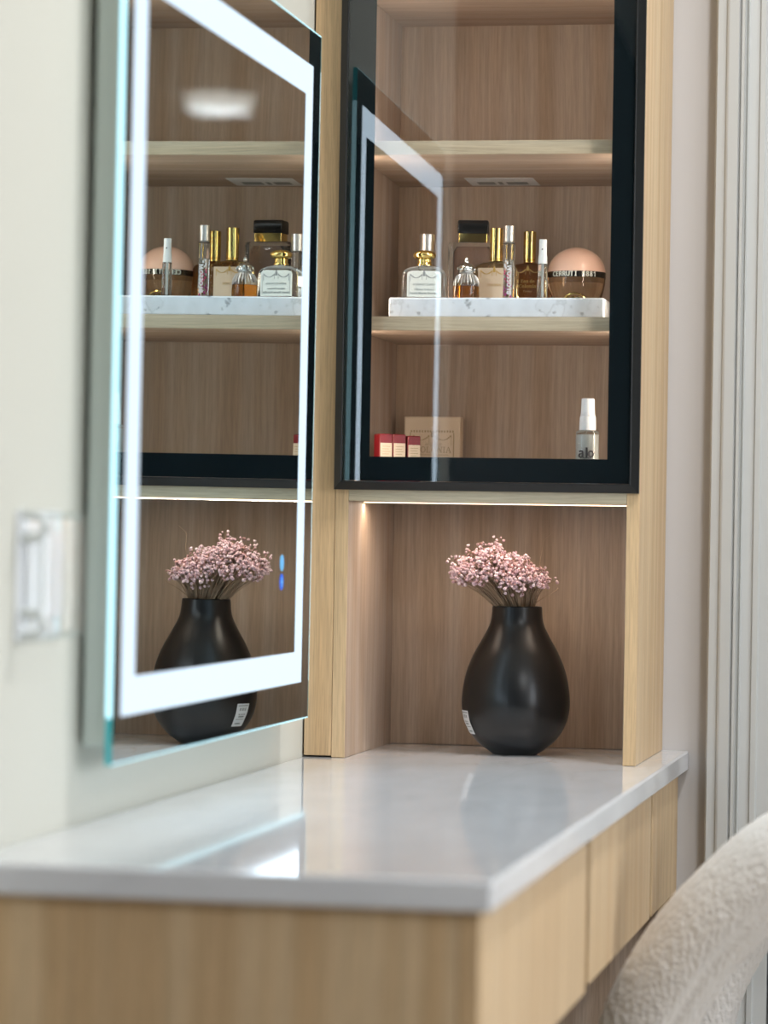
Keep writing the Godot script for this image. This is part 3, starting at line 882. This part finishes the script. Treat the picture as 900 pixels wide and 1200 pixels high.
	put("band", lathe([Vector2(0, 0.0377), Vector2(R + 0.0003, 0.0377), Vector2(R + 0.0003, 0.0377), Vector2(R + 0.0003, 0.0455), Vector2(R + 0.0003, 0.0455), Vector2(0, 0.0455)], 64), M.band, t)
	var dome := [Vector2(0, 0.0457), Vector2(R - 0.0005, 0.0457), Vector2(R - 0.0005, 0.0457)]
	for k in 15:
		var a := PI / 2 * k / 14.0
		dome.append(Vector2((R - 0.0005) * cos(a), 0.0457 + 0.0350 * sin(a)))
	put("dome_cap", lathe(dome, 64), M.peach, t)
	var word := "CERRUTI 1881"
	for i in word.length():
		if word[i] == " ":
			continue
		var a := -0.72 + 1.5 * i / 11.0
		letters("letter", word[i], 0.0068, M.label, t, Vector3(sin(a) * (R + 0.0005), 0.0416, cos(a) * (R + 0.0005)), Vector3(0, a, 0), "Droid Sans", true, 0.0005)
	var em := st_new()
	var arc := []
	for k in 17:
		var a := PI * k / 16.0
		arc.append(Vector3(0.002 + cos(a) * 0.0150, 0.0050 + sin(a) * 0.0095, 0.0352 + 0.0022 * sin(a) - 0.003 * absf(cos(a))))
	add_tube(em, arc, [0.0011], 8)
	put("emblem_ring", done(em), M.gold, t)
	var leaf := st_new()
	for k in 3:
		add_box(leaf, Vector3(-0.009 + k * 0.007, 0.0065, 0.0345), Vector3(-0.004 + k * 0.007, 0.0105, 0.0362), 0.0006)
	put("emblem", done(leaf), M.gold, t)

func make_lower_shelf() -> void:
	var y := 0.3606
	var th := 0.62
	var base := Vector3(0.0840, y, -0.108)
	var along := Vector3(cos(th), 0, -sin(th))
	var names := ["leftmost of three small red boxes with cream labels, low shelf", "middle one of three small red boxes with cream labels, low shelf", "rightmost of three small red boxes, a little apart and lower"]
	for i in 3:
		var p := base + along * (0.0202 * i + (0.0022 if i == 2 else 0.0)) + Vector3(0, 0, 0)
		var t := thing("red_box", names[i], "box", p, th, "small red boxes on the bottom shelf")
		var h: float = [0.0785, 0.0785, 0.0768][i]
		put("carton", box(Vector3(-0.0098, 0, -0.0098), Vector3(0.0098, h, 0.0098), 0.0012), M.red, t)
		var lb := put("label", box(Vector3(-0.0088, h - 0.032, 0.0098), Vector3(0.0088, h - 0.0125, 0.0101), 0.0001), M.cream, t)
		var st := st_new()
		for k in 4:
			add_box(st, Vector3(-0.006, h - 0.0175 - 0.0035 * k, 0.0101), Vector3(0.006 - 0.002 * (k % 2), h - 0.0168 - 0.0035 * k, 0.0103), 0.0001)
		put("print", done(st), M.cream_ink, lb)
	var c := thing("cologne_box", "flat cream cologne carton with garland print behind the red boxes", "box", Vector3(0.1195, y, -0.309), 0.03)
	put("carton", box(Vector3(-0.0405, 0, -0.018), Vector3(0.0405, 0.110, 0.018), 0.0015), M.cream, c)
	garland(c, 0.030, 0.083, 0.018, M.cream_ink)
	letters("lettering", "COLONIA", 0.0082, M.cream_ink, c, Vector3(0.002, 0.0625, 0.0182))
	letters("lettering", "ACQUA DI", 0.0036, M.cream_ink, c, Vector3(0.002, 0.0705, 0.0182))
	var st := st_new()
	for r in [[-0.032, -0.0305, 0.030, 0.087], [0.0305, 0.032, 0.030, 0.087], [-0.032, 0.032, 0.0295, 0.0305], [-0.022, 0.024, 0.055, 0.0557], [-0.016, 0.018, 0.050, 0.0505]]:
		add_box(st, Vector3(r[0], r[2], 0.018), Vector3(r[1], r[3], 0.0183), 0.0001)
	for k in 16:
		add_box(st, Vector3(-0.031 + k * 0.004, 0.0875, 0.018), Vector3(-0.0288 + k * 0.004, 0.0905, 0.0183), 0.0001)
	put("printed_border", done(st), M.cream_ink, c)
	# spray bottle
	var s := thing("spray_bottle", "small spray bottle with white pump cap on the lowest shelf", "bottle", Vector3(0.3722, y, -0.060))
	put("body", lathe([Vector2(0, 0), Vector2(0.0145, 0), Vector2(0.0157, 0.002), Vector2(0.0157, 0.079), Vector2(0.0152, 0.0825), Vector2(0.0135, 0.084), Vector2(0.0105, 0.0845), Vector2(0.0105, 0.0845), Vector2(0, 0.0845)]), M.glass, s)
	put("sleeve", lathe([Vector2(0.0138, 0.004), Vector2(0.0138, 0.0785), Vector2(0.0138, 0.0785), Vector2(0, 0.0785), Vector2(0, 0.0785), Vector2(0, 0.004), Vector2(0, 0.004), Vector2(0.0138, 0.004)]), M.frost, s)
	put("pump_base", lathe([Vector2(0, 0.0847), Vector2(0.0112, 0.0847), Vector2(0.0112, 0.0847), Vector2(0.0108, 0.101), Vector2(0.0102, 0.1035), Vector2(0.0102, 0.1035), Vector2(0, 0.1035)]), M.white, s)
	put("pump_cap", lathe([Vector2(0, 0.1035), Vector2(0.0098, 0.1035), Vector2(0.0093, 0.110), Vector2(0.0087, 0.1262), Vector2(0.0080, 0.1272), Vector2(0, 0.1272)]), M.white, s)
	for i in 3:
		var a: float = [-0.42, 0.06, 0.42][i]
		letters("letter", "alo"[i], 0.0125, M.ink, s, Vector3(sin(a) * 0.0159, 0.0535, cos(a) * 0.0159), Vector3(0, a, 0), "Droid Sans", true, 0.0004)
	var ln := st_new()
	for k in 9:
		var a := -0.45 + 0.9 * k / 8.0
		add_box(ln, Vector3(sin(a) * 0.0158 - 0.0006, 0.0465, cos(a) * 0.0158 - 0.0002), Vector3(sin(a) * 0.0158 + 0.0006, 0.0480, cos(a) * 0.0158 + 0.0003), 0.0001)
	put("print", done(ln), M.ink, s)

# ---------------------------------------------------------------- chair
func make_chair() -> void:
	var c := thing("chair", "cream fleece barrel chair tucked under the desk", "chair", Vector3(0.739, FLOOR_Y, 0.25), deg_to_rad(-4))
	var f := -FLOOR_Y
	var side := [Vector3(-0.228, -0.46, 0.205), Vector3(-0.222, -0.38, 0.207), Vector3(-0.202, -0.28, 0.21), Vector3(-0.158, -0.195, 0.212), Vector3(-0.107, -0.133, 0.212), Vector3(-0.039, -0.072, 0.208), Vector3(0.043, -0.040, 0.195), Vector3(0.125, -0.036, 0.160), Vector3(0.190, -0.030, 0.095)]
	var curve := Curve3D.new()
	var all := side.duplicate()
	all.append(Vector3(0.212, -0.030, 0.0))
	for i in range(side.size() - 1, -1, -1):
		all.append(Vector3(side[i].x, side[i].y, -side[i].z))
	for i in all.size():
		var d: Vector3 = (all[mini(i + 1, all.size() - 1)] - all[maxi(i - 1, 0)]) / 6.0
		curve.add_point(all[i] + Vector3(0, f, 0), -d, d)
	var n := FastNoiseLite.new()
	n.seed = 4
	n.frequency = 150.0
	n.fractal_octaves = 2
	var len_ := curve.get_baked_length()
	var rows := 420
	var cols := 150
	var grid := []
	for i in rows + 1:
		var s := len_ * i / rows
		var p := curve.sample_baked(s, true)
		var d := (curve.sample_baked(minf(s + 0.004, len_), true) - curve.sample_baked(maxf(s - 0.004, 0), true)).normalized()
		var flat := Vector3(-d.z, 0, d.x)
		if flat.length() < 0.05:
			flat = Vector3(0, 0, 1)
		flat = flat.normalized()
		# outward from the chair's middle
		if flat.dot(Vector3(p.x + 0.05, 0, p.z)) < 0:
			flat = -flat
		var across := d.cross(flat).normalized()
		if across.y < 0 and absf(across.y) > 0.05:
			across = -across
		var end := minf(i, rows - i) / 22.0
		var shrink := sqrt(clampf(1.0 - pow(1.0 - clampf(end, 0, 1), 2), 0.0, 1.0))
		var row := []
		for k in cols:
			var a := TAU * k / cols
			var ca := cos(a)
			var sa := sin(a)
			var groove := 1.0 - 0.11 * exp(-pow((fposmod(a - (-0.62) + PI, TAU) - PI) / 0.16, 2))
			var r := Vector2(ca * 0.047, sa * (0.062 if sa > 0.0 else 0.048)) * groove
			var q := p + (flat * r.x + across * r.y) * shrink
			var nn := (flat * ca + across * sa).normalized()
			q += nn * (n.get_noise_3dv(q) * 0.0016 + absf(n.get_noise_3dv(q * 2.3 + Vector3(5, 1, 2))) * 0.0010) * shrink
			row.append(q)
		grid.append(row)
	var st := st_new()
	st.set_smooth_group(0)
	var flip: bool = (grid[rows / 4][1] - grid[rows / 4][0]).cross(grid[rows / 4 + 1][0] - grid[rows / 4][0]).dot(grid[rows / 4][0] - curve.sample_baked(len_ / 4, true)) < 0
	for i in rows:
		for k in cols:
			var j := (k + 1) % cols
			if flip:
				quad(st, grid[i][k], grid[i + 1][k], grid[i + 1][j], grid[i][j])
			else:
				quad(st, grid[i][k], grid[i][j], grid[i + 1][j], grid[i + 1][k])
	put("backrest", done(st), M.cloth, c)
	put("seat", loft([[0.36, 0.20, 0.185, 0.15], [0.365, 0.215, 0.20, 0.16], [0.39, 0.225, 0.205, 0.17], [0.42, 0.222, 0.203, 0.17], [0.435, 0.205, 0.19, 0.16], [0.44, 0.16, 0.15, 0.14]], 12), M.cloth, c, Vector3(-0.01, -0.01, 0))
	for p in [Vector2(-0.16, 0.15), Vector2(-0.16, -0.15), Vector2(0.15, 0.13), Vector2(0.15, -0.13)]:
		put("leg", lathe([Vector2(0, 0), Vector2(0.011, 0), Vector2(0.011, 0), Vector2(0.017, 0.36), Vector2(0.017, 0.36), Vector2(0, 0.36)], 20), M.oak, c, Vector3(p.x, 0, p.y))

func _ready() -> void:
	rng.seed = 11
	make_view()
	make_materials()
	make_room()
	make_desk()
	make_cabinet()
	make_mirror()
	make_chair()
	make_vase()
	make_perfumes()
	make_lower_shelf()
	make_socket_cover()
